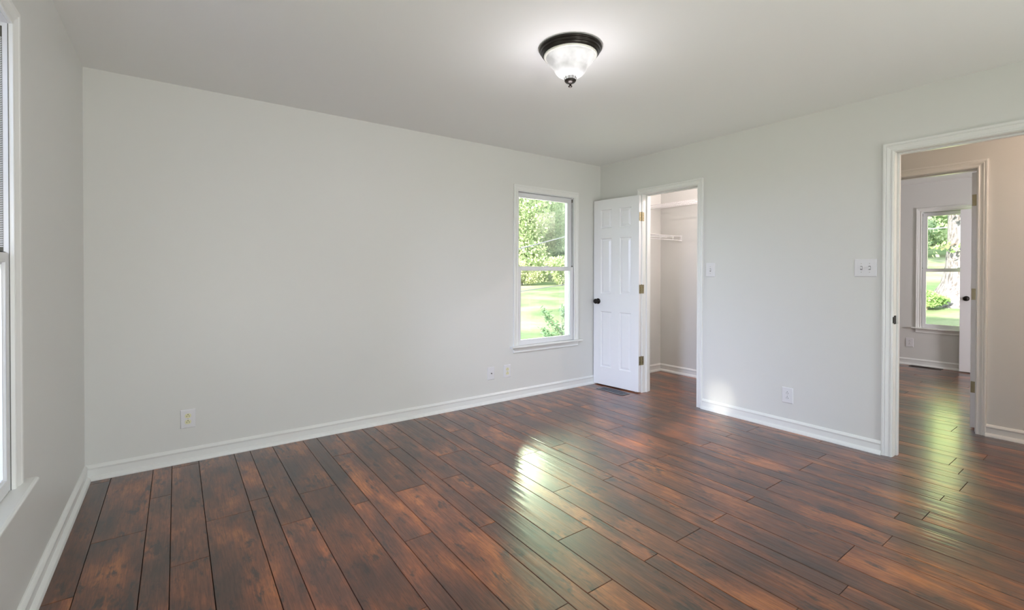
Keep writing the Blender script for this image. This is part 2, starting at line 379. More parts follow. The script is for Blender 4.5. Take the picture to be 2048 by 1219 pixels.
base('baseboard_closet_side', T_back, R+TW, XH, 'white baseboard on the far side wall inside the closet', 1, 1)
base('baseboard_hall', T_hall, FR, HD[0]-0.058, 'white baseboard at the far right beside the inner doorway')
base('baseboard_hall_inner', T_hall, HD[1]+0.058, YC-0.1, 'white baseboard in the hall left of the inner doorway')
base('baseboard_far', T_far, FR, B, 'white baseboard under the far room window')

# casing, swept in a U round an opening
CP = [(0, 0), (0, 0.009), (0.004, 0.011), (0.009, 0.011), (0.012, 0.0085), (0.020, 0.009), (0.030, 0.013), (0.036, 0.0155), (0.040, 0.0125), (0.044, 0.0165), (0.052, 0.018), (0.057, 0.0165), (0.058, 0.012), (0.058, 0)]
def casing(T, o0, o1, zb, zt, parent, name='casing'):
    mb = MB(T); rv = 0.003
    def ring(u_, z_, su, sz): return [(u_+su*(a+rv), d, z_+sz*(a+rv)) for a, d in CP]
    mb.loft([ring(o0, zb, -1, 0), ring(o0, zt, -1, 1), ring(o1, zt, 1, 1), ring(o1, zb, 1, 0)])
    return mb.build(name, M['trim'], parent)

# ------------------------------------------------------------------ windows (double hung)
def window(name, T, w_, label, hidden=False, shade=False):
    a0, a1 = w_; root = empty(name, T((a0+a1)/2, 0, WZ0)); tag(root, label, 'window', kind='structure')
    casing(T, a0, a1, WZ0, WZ1, root, 'window_casing')
    mb = MB(T)                                               # jamb liner and head
    mb.box(a0-0.012, a0, -TW, 0, WZ0, WZ1); mb.box(a1, a1+0.012, -TW, 0, WZ0, WZ1); mb.box(a0-0.012, a1+0.012, -TW, 0, WZ1, WZ1+0.012)
    mb.box(a0-0.012, a1+0.012, -TW, -0.002, WZ0-0.02, WZ0-0.001)
    for x, s in ((a0, 1), (a1, -1)):
        p = sorted((x, x+s*0.007)); mb.box(p[0], p[1], -0.0405, -0.0365, WZ0, WZ1); mb.box(p[0], p[1], -0.085, -0.076, WZ0, WZ1)
    mb.box(a0, a1, -0.085, -0.076, WZ1-0.008, WZ1)
    mb.build('window_jamb', M['sash'], root)
    mb = MB(T)                                               # ribbed balance tracks beside the upper sash
    for x, s in ((a0, 1), (a1, -1)):
        for k in range(118):
            z = WZ0+0.80+k*0.0058
            if z < WZ1-0.03: mb.box(*sorted((x+s*0.0008, x+s*0.0022)), -0.0335, -0.0150, z, z+0.0026)
    mb.build('track_ribs', M['sash'], root)
    for x, s in ((a0, 1), (a1, -1)):
        mb = MB(T); mb.box(*sorted((x, x+s*0.0008)), -0.0345, -0.0145, ZMID, WZ1-0.012); mb.build('balance_track', M['track'], root)
        mb = MB(T); mb.box(*sorted((x, x+s*0.0009)), -0.0022, -0.0004, WZ0, WZ1); mb.build('gap_shade_strip', M['track'], root)  # thin dark strip painted as the shaded gap beside the sash
    def sash(nm, d0, d1, z0, z1, top, bot, st):
        mb = MB(T); b0, b1 = a0+0.003, a1-0.003
        mb.box(b0, b0+st, d0, d1, z0, z1); mb.box(b1-st, b1, d0, d1, z0, z1)
        mb.box(b0+st, b1-st, d0, d1, z0, z0+bot); mb.box(b0+st, b1-st, d0, d1, z1-top, z1)
        o = mb.build(nm, M['sash'], root, bevel=0.002)
        mb = MB(T); e = 0.006                                # glazing bead
        i0, i1, k0, k1 = b0+st, b1-st, z0+bot, z1-top
        for q in ((i0, i0+e, k0, k1), (i1-e, i1, k0, k1), (i0+e, i1-e, k0, k0+e), (i0+e, i1-e, k1-e, k1)):
            mb.box(q[0], q[1], d0+0.008, d1-0.008, q[2], q[3])
        mb.build('glazing_bead', M['sash'], o)
        mb = MB(T); dm = (d0+d1)/2; mb.box(i0, i1, dm-0.002, dm+0.002, k0, k1)
        mb.build('window_pane', M['glass'], o)
        return o
    ZM = 1.278
    sash('upper_sash', -0.074, -0.042, ZM-0.012, WZ1-0.004, 0.042, 0.030, 0.036)
    lo = sash('lower_sash', -0.0355, -0.003, WZ0+0.002, ZM+0.018, 0.032, 0.044, 0.033)
    mb = MB(T); c = (a0+a1)/2                                # cam lock on the meeting rail
    mb.box(c-0.026, c+0.026, -0.032, -0.008, ZM+0.018, ZM+0.024); mb.box(c-0.012, c+0.03, -0.026, -0.014, ZM+0.024, ZM+0.033)
    mb.build('sash_lock', M['plate'], lo, bevel=0.0015)
    mb = MB(T)                                               # stool with rounded nose
    SP = [(-0.04, 0), (-0.04, -0.019), (0.040, -0.019), (0.045, -0.017), (0.048, -0.0125), (0.0485, -0.0095), (0.048, -0.006), (0.045, -0.002), (0.040, 0)]
    for b0, b1, dlo in ((a0-0.098, a0, 0.0), (a0, a1, -0.04), (a1, a1+0.098, 0.0)):
        mb.loft([[(b, max(d, dlo), WZ0+z) for d, z in SP] for b in (b0, b1)])
    mb.build('window_stool', M['trim'], root)
    mb = MB(T)                                               # apron
    AP = [(0, -0.019), (0.018, -0.019), (0.018, -0.026), (0.0135, -0.036), (0.0095, -0.048), (0.0095, -0.056), (0.013, -0.060), (0.013, -0.066), (0.010, -0.070), (0, -0.070)]
    mb.loft([[(b, d, WZ0+z) for d, z in AP] for b in (a0-0.058, a1+0.058)])
    mb.build('window_apron', M['trim'], root)
    mb = MB(T)                                               # exterior brick-mould
    for q in ((a0-0.055, a0, WZ0-0.05, WZ1+0.055), (a1, a1+0.055, WZ0-0.05, WZ1+0.055), (a0, a1, WZ1, WZ1+0.055), (a0, a1, WZ0-0.05, WZ0)):
        mb.box(q[0], q[1], -TW-0.022, -TW-0.0005, q[2], q[3])
    mb.build('exterior_trim', M['sash'], root)
    return root
window('window_1', T_back, W_BACK, 'white double-hung window at the right end of the back wall')
window('window_2', T_left, W_LEFT, 'white double-hung window cut off by the left edge of the photo')
window('window_3', T_far, W_FAR, 'double-hung window of the far room, a pale tree trunk behind it')

# ------------------------------------------------------------------ door frames
def doorframe(name, T, o_, t, label, both=True, stop_d=-0.055, strike=None):
    a0, a1 = o_; root = empty(name, T((a0+a1)/2, 0, 0)); tag(root, label, 'door frame', kind='structure')
    casing(T, a0, a1, 0, DT, root, 'door_casing')
    if both:
        casing(lambda a, d, z: T(a, -t-d, z), a0, a1, 0, DT, root, 'door_casing')
    mb = MB(T); mb.box(a0-0.018, a0, -t, 0, 0, DT); mb.box(a1, a1+0.018, -t, 0, 0, DT); mb.box(a0-0.018, a1+0.018, -t, 0, DT, DT+0.018)
    mb.build('door_jamb', M['trim'], root)
    mb = MB(T); s0, s1 = stop_d-0.032, stop_d
    mb.box(a0, a0+0.011, s0, s1, 0, DT); mb.box(a1-0.011, a1, s0, s1, 0, DT); mb.box(a0+0.011, a1-0.011, s0, s1, DT-0.011, DT)
    mb.build('door_stop', M['trim'], root, bevel=0.002)
    if strike:
        ay, sgn = strike; mb = MB(T)
        mb.box(*sorted((ay, ay+sgn*0.0025)), -0.046, -0.006, 0.892, 0.950); mb.box(*sorted((ay-sgn*0.002, ay+sgn*0.0028)), -0.007, 0.006, 0.900, 0.942)
        mb.build('strike_plate', M['bronze'], root, bevel=0.001)
    return root
doorframe('trim_1', T_right, CL, TW, 'white moulded frame around the narrow closet opening')
doorframe('trim_2', T_right, DR, TW, 'white moulded frame around the wide doorway at the right edge', strike=(DR[1], -1))
doorframe('trim_3', T_hall, HD, TW, 'cream lit frame around the inner doorway across the hall', stop_d=-0.045)

# ------------------------------------------------------------------ doors: leaf in a local frame s (from hinge), t (thickness), z
def door(name, T, width, label, hinge_z, knob_side=1, knob=True, hinge=None, both_faces=True):
    TH, Z0, Z1 = 0.035, 0.012, 2.035
    root = empty(name, T(0, 0, 0)); tag(root, label, 'door', kind='structure')
    k = width/0.585; st, pw = 0.095*k, 0.145*k
    cols = [(st, st+pw), (width-st-pw, width-st)]; rows = [(0.205, 0.815), (1.010, 1.612), (1.722, 1.925)]
    xs = sorted({0, width, *[c for p in cols for c in p]}); zs = sorted({Z0, Z1, *[c for p in rows for c in p]})
    mb = MB(T)
    for face, t0, sg in ((0, 0.0, 1), (1, TH, -1)):
        for i in range(len(xs)-1):
            for j in range(len(zs)-1):
                a, b, c, d = xs[i], xs[i+1], zs[j], zs[j+1]
                if (a, b) in cols and (c, d) in rows:
                    def rg(ins, dep): return [(a+ins, t0+sg*dep, c+ins), (b-ins, t0+sg*dep, c+ins), (b-ins, t0+sg*dep, d-ins), (a+ins, t0+sg*dep, d-ins)]
                    mb.loft([rg(0, 0), rg(0.005, 0.010), rg(0.008, 0.013), rg(0.013, 0.013), rg(0.016, 0.011), rg(0.034, 0.003), rg(0.036, 0.003)], caps=False)
                    mb.face([mb.v(*p) for p in rg(0.036, 0.003)])
                else:
                    mb.face([mb.v(a, t0, c), mb.v(b, t0, c), mb.v(b, t0, d), mb.v(a, t0, d)])
    for i in range(len(xs)-1):
        for z in (Z0, Z1): mb.face([mb.v(xs[i], 0, z), mb.v(xs[i+1], 0, z), mb.v(xs[i+1], TH, z), mb.v(xs[i], TH, z)])
    for j in range(len(zs)-1):
        for x in (0, width): mb.face([mb.v(x, 0, zs[j]), mb.v(x, TH, zs[j]), mb.v(x, TH, zs[j+1]), mb.v(x, 0, zs[j+1])])
    mb.build('door_panel', M['door'], root)
    if knob:
        kx, kz = width-0.060, 0.925
        pr = [(0.0, 0), (0.031, 0), (0.031, 0.004), (0.026, 0.008), (0.013, 0.011), (0.011, 0.018), (0.012, 0.026), (0.020, 0.031), (0.0265, 0.039), (0.0275, 0.047), (0.024, 0.056), (0.015, 0.062), (0, 0.0635)]
        for sg, t0 in (((-1, 0.0), (1, TH)) if knob_side == 2 else (((-1, 0.0),) if knob_side == 1 else ((1, TH),))):
            mb = MB(T); n = 32
            cols_ = [[mb.v(kx+rr*math.cos(2*math.pi*q/n), t0+sg*h, kz+rr*math.sin(2*math.pi*q/n)) for rr, h in pr] for q in range(n)]
            for q in range(n):
                for i in range(len(pr)-1): mb.face([cols_[q][i], cols_[(q+1) % n][i], cols_[(q+1) % n][i+1], cols_[q][i+1]])
            mb.build('door_knob', M['bronze'], root, smooth=True)
    if hinge:
        for z in hinge_z: hinge(z, root)
    return root
def hinge_parts(z, root, leafboxes, pin, hh=0.0445):
    mb = MB()
    for b in leafboxes: mb.box(b[0], b[1], b[2], b[3], z-hh, z+hh)
    for q in range(5):
        z0 = z-hh+q*hh*0.4
        mb.lathe([(0, z0+0.0006), (0.0058, z0+0.0006), (0.0058, z0+hh*0.4-0.0006), (0, z0+hh*0.4-0.0006)], (pin[0], pin[1], 0), n=12)
    mb.lathe([(0, z+hh), (0.004, z+hh), (0.0045, z+hh+0.004), (0, z+hh+0.006)], (pin[0], pin[1], 0), n=12)
    o = mb.build('door_hinge', M['brass'], root, weld=False)
    mb = MB()
    for b in leafboxes:
        cx = (b[0]+b[1])/2; y = min(b[2], b[3])-0.0006
        for dz, dx in ((0.03, 0.003), (0, -0.003), (-0.03, 0.003)):
            mb.box(cx+dx-0.003, cx+dx+0.003, y-0.0004, y+0.001, z+dz-0.003, z+dz+0.003)
    mb.build('hinge_screws', M['screw'], o)
HZ = (1.815, 1.070, 0.333)
# closet door: folded back flat against the right wall, its free edge close to the back wall
h0, h1 = Vector((3.846, 3.108)), Vector((3.786, 3.684)); dv = (h1-h0).normalized(); tv = Vector((dv.y, -dv.x))
T_cd = lambda s_, t_, z_: (h0.x+dv.x*s_+tv.x*t_, h0.y+dv.y*s_+tv.y*t_, z_)
CW = (h1-h0).length
def hg1(z, root): hinge_parts(z, root, [(3.848, 3.879, 3.1045, 3.1075), (3.889, 3.918, 3.1015, 3.1045)], (3.884, 3.1025))
door('door_1', T_cd, CW, 'white six-panel closet door folded back beside the window', HZ, 1, True, hg1)
# far room closet door standing open in front of the far window
T_fd = lambda s_, t_, z_: (XF-0.075-0.035+t_, 0.72+s_, z_)
door('door_2', T_fd, 0.726, 'white far room door with black knob overlapping the far window', HZ, 1, True, None)
# hall door swung into the far room, seen on its hinge edge
T_hd = lambda s_, t_, z_: (XH+TW+0.012+s_, 0.832+0.035-t_, z_)
def hg2(z, root): hinge_parts(z, root, [(XH+TW+0.0092, XH+TW+0.0118, 0.836, 0.864)], (XH+TW+0.004, 0.8285))
door('door_3', T_hd, 0.755, 'inner door seen on its brass-hinged edge across the hall', HZ, 1, True, hg2)

# ------------------------------------------------------------------ electrical plates
def plate(T, u_, z_, wd, ht, name, label, cat, group=None):
    root = empty(name, T(u_, 0, z_)); tag(root, label, cat, group)
    mb = MB(T); e = 0.004
    mb.loft([[(u_+sx*(wd/2-i), d, z_+sz*(ht/2-i)) for sx, sz in ((-1, -1), (1, -1), (1, 1), (-1, 1))] for i, d in ((0, 0.0002), (0, 0.0028), (0.0035, 0.0062), (0.006, 0.0066))])
    mb.build('wall_plate', M['plate'], root)
    return root
def disc(mb, u_, z_, rad, d0, d1, n=14, sq=1.0):
    mb.loft([[(u_+rad*math.cos(2*math.pi*k/n), d, max(-sq*rad, min(sq*rad, rad*math.sin(2*math.pi*k/n)))+z_) for k in range(n)] for d in (d0, d1)])
def outlet(T, u_, z_, label, m, wd=0.082, ht=0.122):
    root = plate(T, u_, z_, wd, ht, 'outlet', label, 'outlet')
    for dz in (0.0195, -0.0195):
        mb = MB(T); disc(mb, u_, z_+dz, 0.0172, 0.0064, 0.0088, 28, 0.83)
        rc = mb.build('receptacle', m, root)
        mb = MB(T)
        for dx, hh in ((-0.0064, 0.0042), (0.0064, 0.0034)): mb.box(u_+dx-0.0012, u_+dx+0.0012, 0.0082, 0.0092, z_+dz-0.002-hh, z_+dz-0.002+hh)
        disc(mb, u_, z_+dz+0.0085, 0.0026, 0.0082, 0.0092)
        mb.build('slots', M['slot'], rc)
    mb = MB(T); disc(mb, u_, z_, 0.003, 0.0064, 0.0080); mb.build('screw', M['screw'], root)
    return root
outlet(T_back, 0.059, 0.280, 'duplex outlet with yellowed ivory sockets low on the left of the back wall', M['ivory'])
outlet(T_back, 2.611, 0.280, 'pale duplex outlet just left of the back window, right of the cable plate', M['ivory'])
outlet(T_right, 1.695, 0.275, 'white duplex outlet on the right wall between closet and hall doorway', M['plate'])
outlet(T_far, 1.961, 0.302, 'small outlet in the far room left of the far window', M['plate'])
cp = plate(T_back, 2.423, 0.281, 0.078, 0.122, 'cable_plate', 'white wall plate with one coaxial jack left of the window outlet', 'wall plate')
mb = MB(T_back); disc(mb, 2.423, 0.281, 0.0052, 0.0064, 0.018); mb.build('coaxial_jack', M['nickel'], cp)
for z_ in (0.324, 0.238):
    mb = MB(T_back); disc(mb, 2.423, z_, 0.003, 0.0064, 0.0075); mb.build('screw', M['plate'], cp)
def switch(u_, z_, wd, offs, label):
    root = plate(T_right, u_, z_, wd, 0.124, 'light_switch', label, 'light switch')
    for q, o_ in enumerate(offs):
        mb = MB(T_right); mb.box(u_+o_-0.006, u_+o_+0.006, 0.0060, 0.0072, z_-0.013, z_+0.013); mb.build('toggle_slot', M['slot'], root)
        mb = MB(T_right); up = 1 if q % 2 == 0 else -1
        mb.loft([[(u_+o_-0.0048, 0.0065, z_-0.010), (u_+o_+0.0048, 0.0065, z_-0.010), (u_+o_+0.0048, 0.0065, z_+0.010), (u_+o_-0.0048, 0.0065, z_+0.010)],
                 [(u_+o_-0.0040, 0.019, z_+up*0.006-0.004), (u_+o_+0.0040, 0.019, z_+up*0.006-0.004), (u_+o_+0.0040, 0.019, z_+up*0.006+0.004), (u_+o_-0.0040, 0.019, z_+up*0.006+0.004)]])
        mb.build('toggle', M['plate'], root, bevel=0.001)
        for dz in (0.030, -0.030):
            mb = MB(T_right); disc(mb, u_+o_, z_+dz, 0.003, 0.0064, 0.0076); mb.build('screw', M['screw'], root)
    return root
switch(2.351, 1.263, 0.083, [0.0], 'single white light switch beside the closet frame')
switch(1.190, 1.272, 0.130, [0.024, -0.024], 'double white light switch beside the wide hall doorway')

# ------------------------------------------------------------------ floor registers
def register(x0, x1, y0, y1, m, label, nslat):
    root = empty('floor_register', ((x0+x1)/2, (y0+y1)/2, 0)); tag(root, label, 'floor vent')
    mb = MB(); fwid = 0.016; z1 = 0.005
    for q in ((x0, x0+fwid, y0, y1), (x1-fwid, x1, y0, y1), (x0+fwid, x1-fwid, y0, y0+fwid), (x0+fwid, x1-fwid, y1-fwid, y1)): mb.box(q[0], q[1], q[2], q[3], 0.0003, z1)
    mb.build('register_frame', m, root, bevel=0.0015)
    mb = MB(); n = nslat; ln = (y1-y0-2*fwid)
    for k in range(n):
        y = y0+fwid+ln*(k+0.5)/n; mb.box(x0+fwid, x1-fwid, y-ln/n*0.22, y+ln/n*0.22, 0.0008, 0.0042)
    xm = (x0+x1)/2; mb.box(xm-0.002, xm+0.002, y0+fwid, y1-fwid, 0.0008, 0.0044)
    mb.build('louvres', m, root)
    mb = MB(); mb.box(x0+fwid, x1-fwid, y0+fwid, y1-fwid, 0.0002, 0.0006); mb.build('dark_opening', M['slot'], root)
register(3.638, 3.765, 3.145, 3.500, M['vent'], 'grey metal floor register at the foot of the open closet door', 22)
register(7.925, 8.032, 1.610, 1.935, M['vdark'], 'dark brown floor register under the far room window', 20)

# ------------------------------------------------------------------ ceiling lamp
LX, LY = 1.722, 1.854
root = empty('ceiling_lamp', (LX, LY, H)); tag(root, 'flush dome ceiling lamp with dark bronze rim and frosted white glass', 'ceiling lamp')
mb = MB(); mb.lathe([(0, H-0.0005), (0.160, H-0.0005), (0.166, H-0.004), (0.168, H-0.010), (0.164, H-0.015), (0.158, H-0.017), (0.160, H-0.022), (0.157, H-0.028), (0.150, H-0.031), (0.151, H-0.036), (0.146, H-0.041), (0.139, H-0.042), (0.130, H-0.030), (0.02, H-0.028), (0, H-0.028)], (LX, LY, 0), n=72)
mb.build('rim', M['bronze'], root, smooth=True)
mb = MB(); mb.lathe([(0.136, H-0.034), (0.1415, H-0.040), (0.143, H-0.045), (0.140, H-0.050), (0.133, H-0.052), (0.128, H-0.050)], (LX, LY, 0), n=72)
mb.build('glass_lip', mat('pale_glass_lip', (0.78, 0.78, 0.72), 0.25, var=0.02), root, smooth=True)
G = [(0.130, 0.045), (0.129, 0.054), (0.124, 0.066), (0.114, 0.080), (0.102, 0.093), (0.094, 0.101), (0.090, 0.106), (0.0885, 0.110), (0.086, 0.118), (0.080, 0.129), (0.070, 0.140), (0.056, 0.149), (0.036, 0.156), (0.012, 0.158)]
mb = MB(); mb.lathe([(a, H-b) for a, b in G], (LX, LY, 0), n=72)
mb.build('glass_bowl', M['lampglass'], root, smooth=True)
fin = MB(); fin.lathe([(0, H-0.166), (0.014, H-0.166), (0.026, H-0.168), (0.031, H-0.172), (0.031, H-0.176), (0.025, H-0.184), (0.013, H-0.190), (0.006, H-0.192), (0.005, H-0.199), (0.0105, H-0.203), (0.0105, H-0.207), (0.006, H-0.210), (0, H-0.211)], (LX, LY, 0), n=32)
fo = fin.build('finial', M['bronze'], root, smooth=True)
mb = MB()
mb.lathe([(0.031, H-0.150), (0.0345, H-0.150), (0.0345, H-0.154), (0.031, H-0.154), (0.031, H-0.150)], (LX, LY, 0), n=40)
for k in range(10):
    a = 2*math.pi*k/10; mb.tube([(LX+0.033*math.cos(a), LY+0.033*math.sin(a), H-0.152), (LX+0.032*math.cos(a), LY+0.032*math.sin(a), H-0.163), (LX+0.029*math.cos(a), LY+0.029*math.sin(a), H-0.171)], 0.0018, 6)
mb.build('finial_gallery', M['nickel'], fo)
lb = light('lamp_bulb_light', 'POINT', 4.6, (1.0, 0.95, 1.0), (LX, LY, H-0.33), radius=0.07)

# ------------------------------------------------------------------ closet wire shelving
def rod(mb, p, q, rr=0.003): mb.tube([p, q], rr, 6)
def shelf_back():
    root = empty('wire_shelf', ((4.70+XH)/2, 2.95, 2.05)); tag(root, 'high white wire shelf along the closet back wall', 'wire shelf', 'closet wire shelves')
    y0, y1, x0, x1, zt, zb = YC+0.02, B-0.015, 4.685, XH-0.008, 2.056, 2.014
    mb = MB()
    for x, z in ((x0, zt), (x0, zb), (x1, zt), (x0+0.10, zt-0.004), (x0+0.20, zt-0.004)): rod(mb, (x, y0, z), (x, y1, z), 0.0030)
    mb.build('shelf_rails', M['wire'], root)
    mb = MB(); n = int((y1-y0)/0.0265)
    for k in range(n+1):
        y = y0+(y1-y0)*k/n; mb.tube([(x1, y, zt), (x0, y, zt), (x0-0.001, y, zt), (x0-0.001, y, zb)], 0.0017, 5)
    mb.build('shelf_deck', M['wire'], root)
    mb = MB(); rod(mb, (x0+0.01, 2.9, zb), (x1, 2.9, zb-0.26), 0.0045); mb.box(x1-0.004, x1+0.006, 2.888, 2.912, zb-0.29, zb-0.24)
    return root
def shelf_side():
    root = empty('wire_shelf', (4.5, 3.55, 1.68)); tag(root, 'lower white wire shelf across the end of the closet', 'wire shelf', 'closet wire shelves')
    x0, x1, y0, y1, zt, zb = R+TW+0.01, XH-0.012, 3.400, B-0.008, 1.684, 1.634
    mb = MB()
    for y, z in ((y0, zt), (y0, zb), (y1, zt), (y0+0.10, zt-0.004), (y0+0.20, zt-0.004)): rod(mb, (x0, y, z), (x1, y, z), 0.0032)
    mb.build('shelf_rails', M['wire'], root)
    mb = MB(); n = 37
    for k in range(n+1):
        x = x0+(x1-x0)*k/n; rod(mb, (x, y1, zt), (x, y0, zt), 0.0013)
    for k in range(4):
        x = x1-0.16-k*0.26; mb.tube([(x, y0, zt), (x, y0-0.001, zt), (x, y0, zb)], 0.0036, 6)
    mb.build('shelf_deck', M['wire'], root)
    mb = MB(); mb.box(XH-0.010, XH-0.0005, y0-0.008, y0+0.016, zb-0.012, zt+0.012); mb.box(XH-0.03, XH-0.0005, y0-0.012, y0+0.02, zb-0.012, zb-0.006)
    mb.build('end_bracket', M['wire'], root, bevel=0.001)
    return root
shelf_back(); shelf_side()

# ------------------------------------------------------------------ outdoors
def gz(x, y):
    r_ = np.hypot(x, y); az = np.degrees(np.arctan2(x, y))
    zb = -0.6+0.036*np.maximum(0, r_-12)+0.10*np.maximum(0, r_-42)
    zs = -0.6+0.115*np.maximum(0, r_-9)
    t = np.clip((az-50)/18, 0, 1); t = t*t*(3-2*t); t2 = np.clip((az-110)/30, 0, 1)
    z = zb*(1-t)+zs*t
    z = z*(1-t2)+(-0.6)*t2
    t3 = np.clip((-az-10)/20, 0, 1)
    return z*(1-t3)+(-0.6)*t3
mb = MB(); n = 90; gx = np.linspace(-30, 75, n); gy = np.linspace(-25, 70, n)
VV = [[mb.v(float(a), float(b), float(gz(a, b)+0.05*math.sin(a*0.9)*math.cos(b*0.7))) for b in gy] for a in gx]
for i in range(n-1):
    for j in range(n-1): mb.face([VV[i][j], VV[i+1][j], VV[i+1][j+1], VV[i][j+1]])
tag(mb.build('lawn', M['grass'], smooth=True), 'sunlit pale green lawn sloping up behind the windows', 'lawn', kind='structure')
mb = MB()
for q in ((L-TW, L, FR, B), (XF, XF+TW, FR, B), (L-TW, XF+TW, FR-TW, FR), (L-TW, XF+TW, B, B+TW)): mb.box(*q, -0.7, -0.001)
tag(mb.build('foundation', M['siding']), 'foundation under the house walls', 'foundation', kind='structure')

def leaves(name, m, C, size, seed, parent, keep=None, elong=1.6):
    rg = np.random.RandomState(seed); n = len(C)
    a = rg.normal(size=(n, 3)); a /= np.linalg.norm(a, axis=1)[:, None]
    b = np.cross(a, rg.normal(size=(n, 3))); b /= np.linalg.norm(b, axis=1)[:, None]
    s_ = size*rg.uniform(0.6, 1.3, n)[:, None]; nn = np.cross(a, b)
    a_ = a*s_*elong*0.5; b_ = b*s_*0.5; f_ = nn*s_*0.12
    V = np.stack([C-a_, C-b_*0.9+f_-a_*0.25, C-b_*0.62+f_*0.6+a_*0.45, C+a_, C+b_*0.62+f_*0.6+a_*0.45, C+b_*0.9+f_-a_*0.25], axis=1).reshape(-1, 3)
    me = bpy.data.meshes.new(name); me.vertices.add(len(V)); me.vertices.foreach_set('co', V.astype(np.float32).ravel())
    i0 = np.arange(n)*6
    F = np.stack([i0, i0+1, i0+2, i0, i0+2, i0+3, i0, i0+3, i0+4, i0, i0+4, i0+5], axis=1).reshape(-1, 3)
    me.loops.add(len(F)*3); me.loops.foreach_set('vertex_index', F.astype(np.int32).ravel())
    me.polygons.add(len(F)); me.polygons.foreach_set('loop_start', (np.arange(len(F))*3).astype(np.int32))
    try: me.polygons.foreach_set('loop_total', np.full(len(F), 3, np.int32))
    except Exception: pass
    me.update(calc_edges=True); me.materials.append(m)
    o = bpy.data.objects.new(name, me); COL.objects.link(o)
    o.parent = parent; o.matrix_parent_inverse = Matrix.Translation(parent.location).inverted(); return o
def crown_points(c, rad, n, seed, lumps=14, shell=0.55):
    rg = np.random.RandomState(seed); c = np.array(c, float); rad = np.array(rad, float)
    d = rg.normal(size=(lumps, 3)); d /= np.linalg.norm(d, axis=1)[:, None]
    lc = c+d*rad*rg.uniform(0.35, 0.75, (lumps, 1)); k = rg.randint(0, lumps, n)
    e = rg.normal(size=(n, 3)); e /= np.linalg.norm(e, axis=1)[:, None]
    rr = rg.uniform(shell, 1.0, (n, 1))
    return lc[k]+e*rr*rad*0.48
def tree(x, y, hgt, rad, m, label, seed, n, size, cat='tree', name='leafy_tree', group='trees on the slope behind the house', low=0.15, trunk=0.22):
    z = float(gz(x, y)); root = empty(name, (x, y, z-0.05)); tag(root, label, cat, group)
    rg = random.Random(seed); top = z+hgt*0.7
    mb = MB(); mb.tube([(x, y, z-0.3), (x+0.05, y, z+0.4), (x+rg.uniform(-.2, .2), y+rg.uniform(-.2, .2), z+hgt*0.4), (x+rg.uniform(-.4, .4), y+rg.uniform(-.4, .4), top)], [trunk*1.4, trunk, trunk*0.7, trunk*0.25], 10)
    for q in range(6):
        a = rg.uniform(0, 6.28); h = z+hgt*rg.uniform(0.25, 0.55)
        mb.tube([(x, y, h), (x+math.cos(a)*rad*0.35, y+math.sin(a)*rad*0.35, h+hgt*0.10), (x+math.cos(a)*rad*0.75, y+math.sin(a)*rad*0.75, h+hgt*0.22)], [trunk*0.4, trunk*0.28, trunk*0.1], 6)
    mb.build('trunk', M['bark'], root, smooth=True, weld=False)
    hz = hgt*(1-low)/2
    C_ = crown_points((x, y, z+hgt-hz), (rad, rad, hz), n, seed)
    if hgt > 6: C_ = np.concatenate([C_, crown_points((x, y, z+1.7), (rad, rad, 2.6), n//3, seed+7, 22)])
    leaves('foliage', m, C_, size, seed+1, root)
    return root
la, lbb, lc = M['leaf_a'], M['leaf_b'], M['leaf_c']
TR = [ # azimuth from the camera, distance, height, radius, material, label
 (23, 43, 13, 4.5, lbb, 'leafy tree beyond the lawn, out of sight left of the back window'),
 (35.6, 43, 14, 4.5, la, 'lime green tree filling the left of the back window view'),
 (48.2, 43, 13, 4.5, lbb, 'leafy tree beyond the lawn, just right of the back window view'),
 (60.8, 41, 13, 4.4, la, 'leafy tree on the rise between both window views'),
 (74, 41, 12, 4.6, lbb, 'dark green tree at the left side of the far window view'),
 (87.5, 42, 12, 4.6, la, 'tree right of the far window view'),
 (29.0, 55, 17, 5.4, la, 'taller rear tree, out of sight left of the back window'),
 (41.6, 55, 17, 5.4, lbb, 'taller mid green rear tree at the right of the back window view'),
 (54.2, 55, 16, 5.4, la, 'taller rear tree on the rise between both window views'),
 (67.4, 54, 15, 5.4, lbb, 'taller rear tree left of the far window view'),
 (80.6, 54, 15, 5.4, la, 'taller rear tree behind the pale trunk in the far window')]
for i, (az, d, hg, rd, m, lb_) in enumerate(TR):
    tree(d*math.sin(math.radians(az)), d*math.cos(math.radians(az)), hg, rd, m, lb_, 100+i*3, 30000, 0.19, low=-0.03)
BS = [(37.0, 36.5, 2.0, 1.5, lc, 'yellow-green bush at the lawn edge, left in the back window'), (41.9, 36.5, 2.3, 1.5, la, 'bushy thicket at the lawn edge, right in the back window'),
      (46.8, 36.5, 2.2, 1.5, lbb, 'bush at the lawn edge, behind the window trim'),
      (75.6, 33, 2.3, 1.5, lbb, 'shrub on the rise at the left of the far window'), (81.0, 33, 2.2, 1.5, la, 'shrub on the rise behind the pale trunk')]
for i, (az, d, hg, rd, m, lb_) in enumerate(BS):
    tree(d*math.sin(math.radians(az)), d*math.cos(math.radians(az)), hg, rd, m, lb_, 300+i*3, 5000, 0.13, 'bush', 'bush', 'bushes along the lawn edge', 0.0, 0.06)

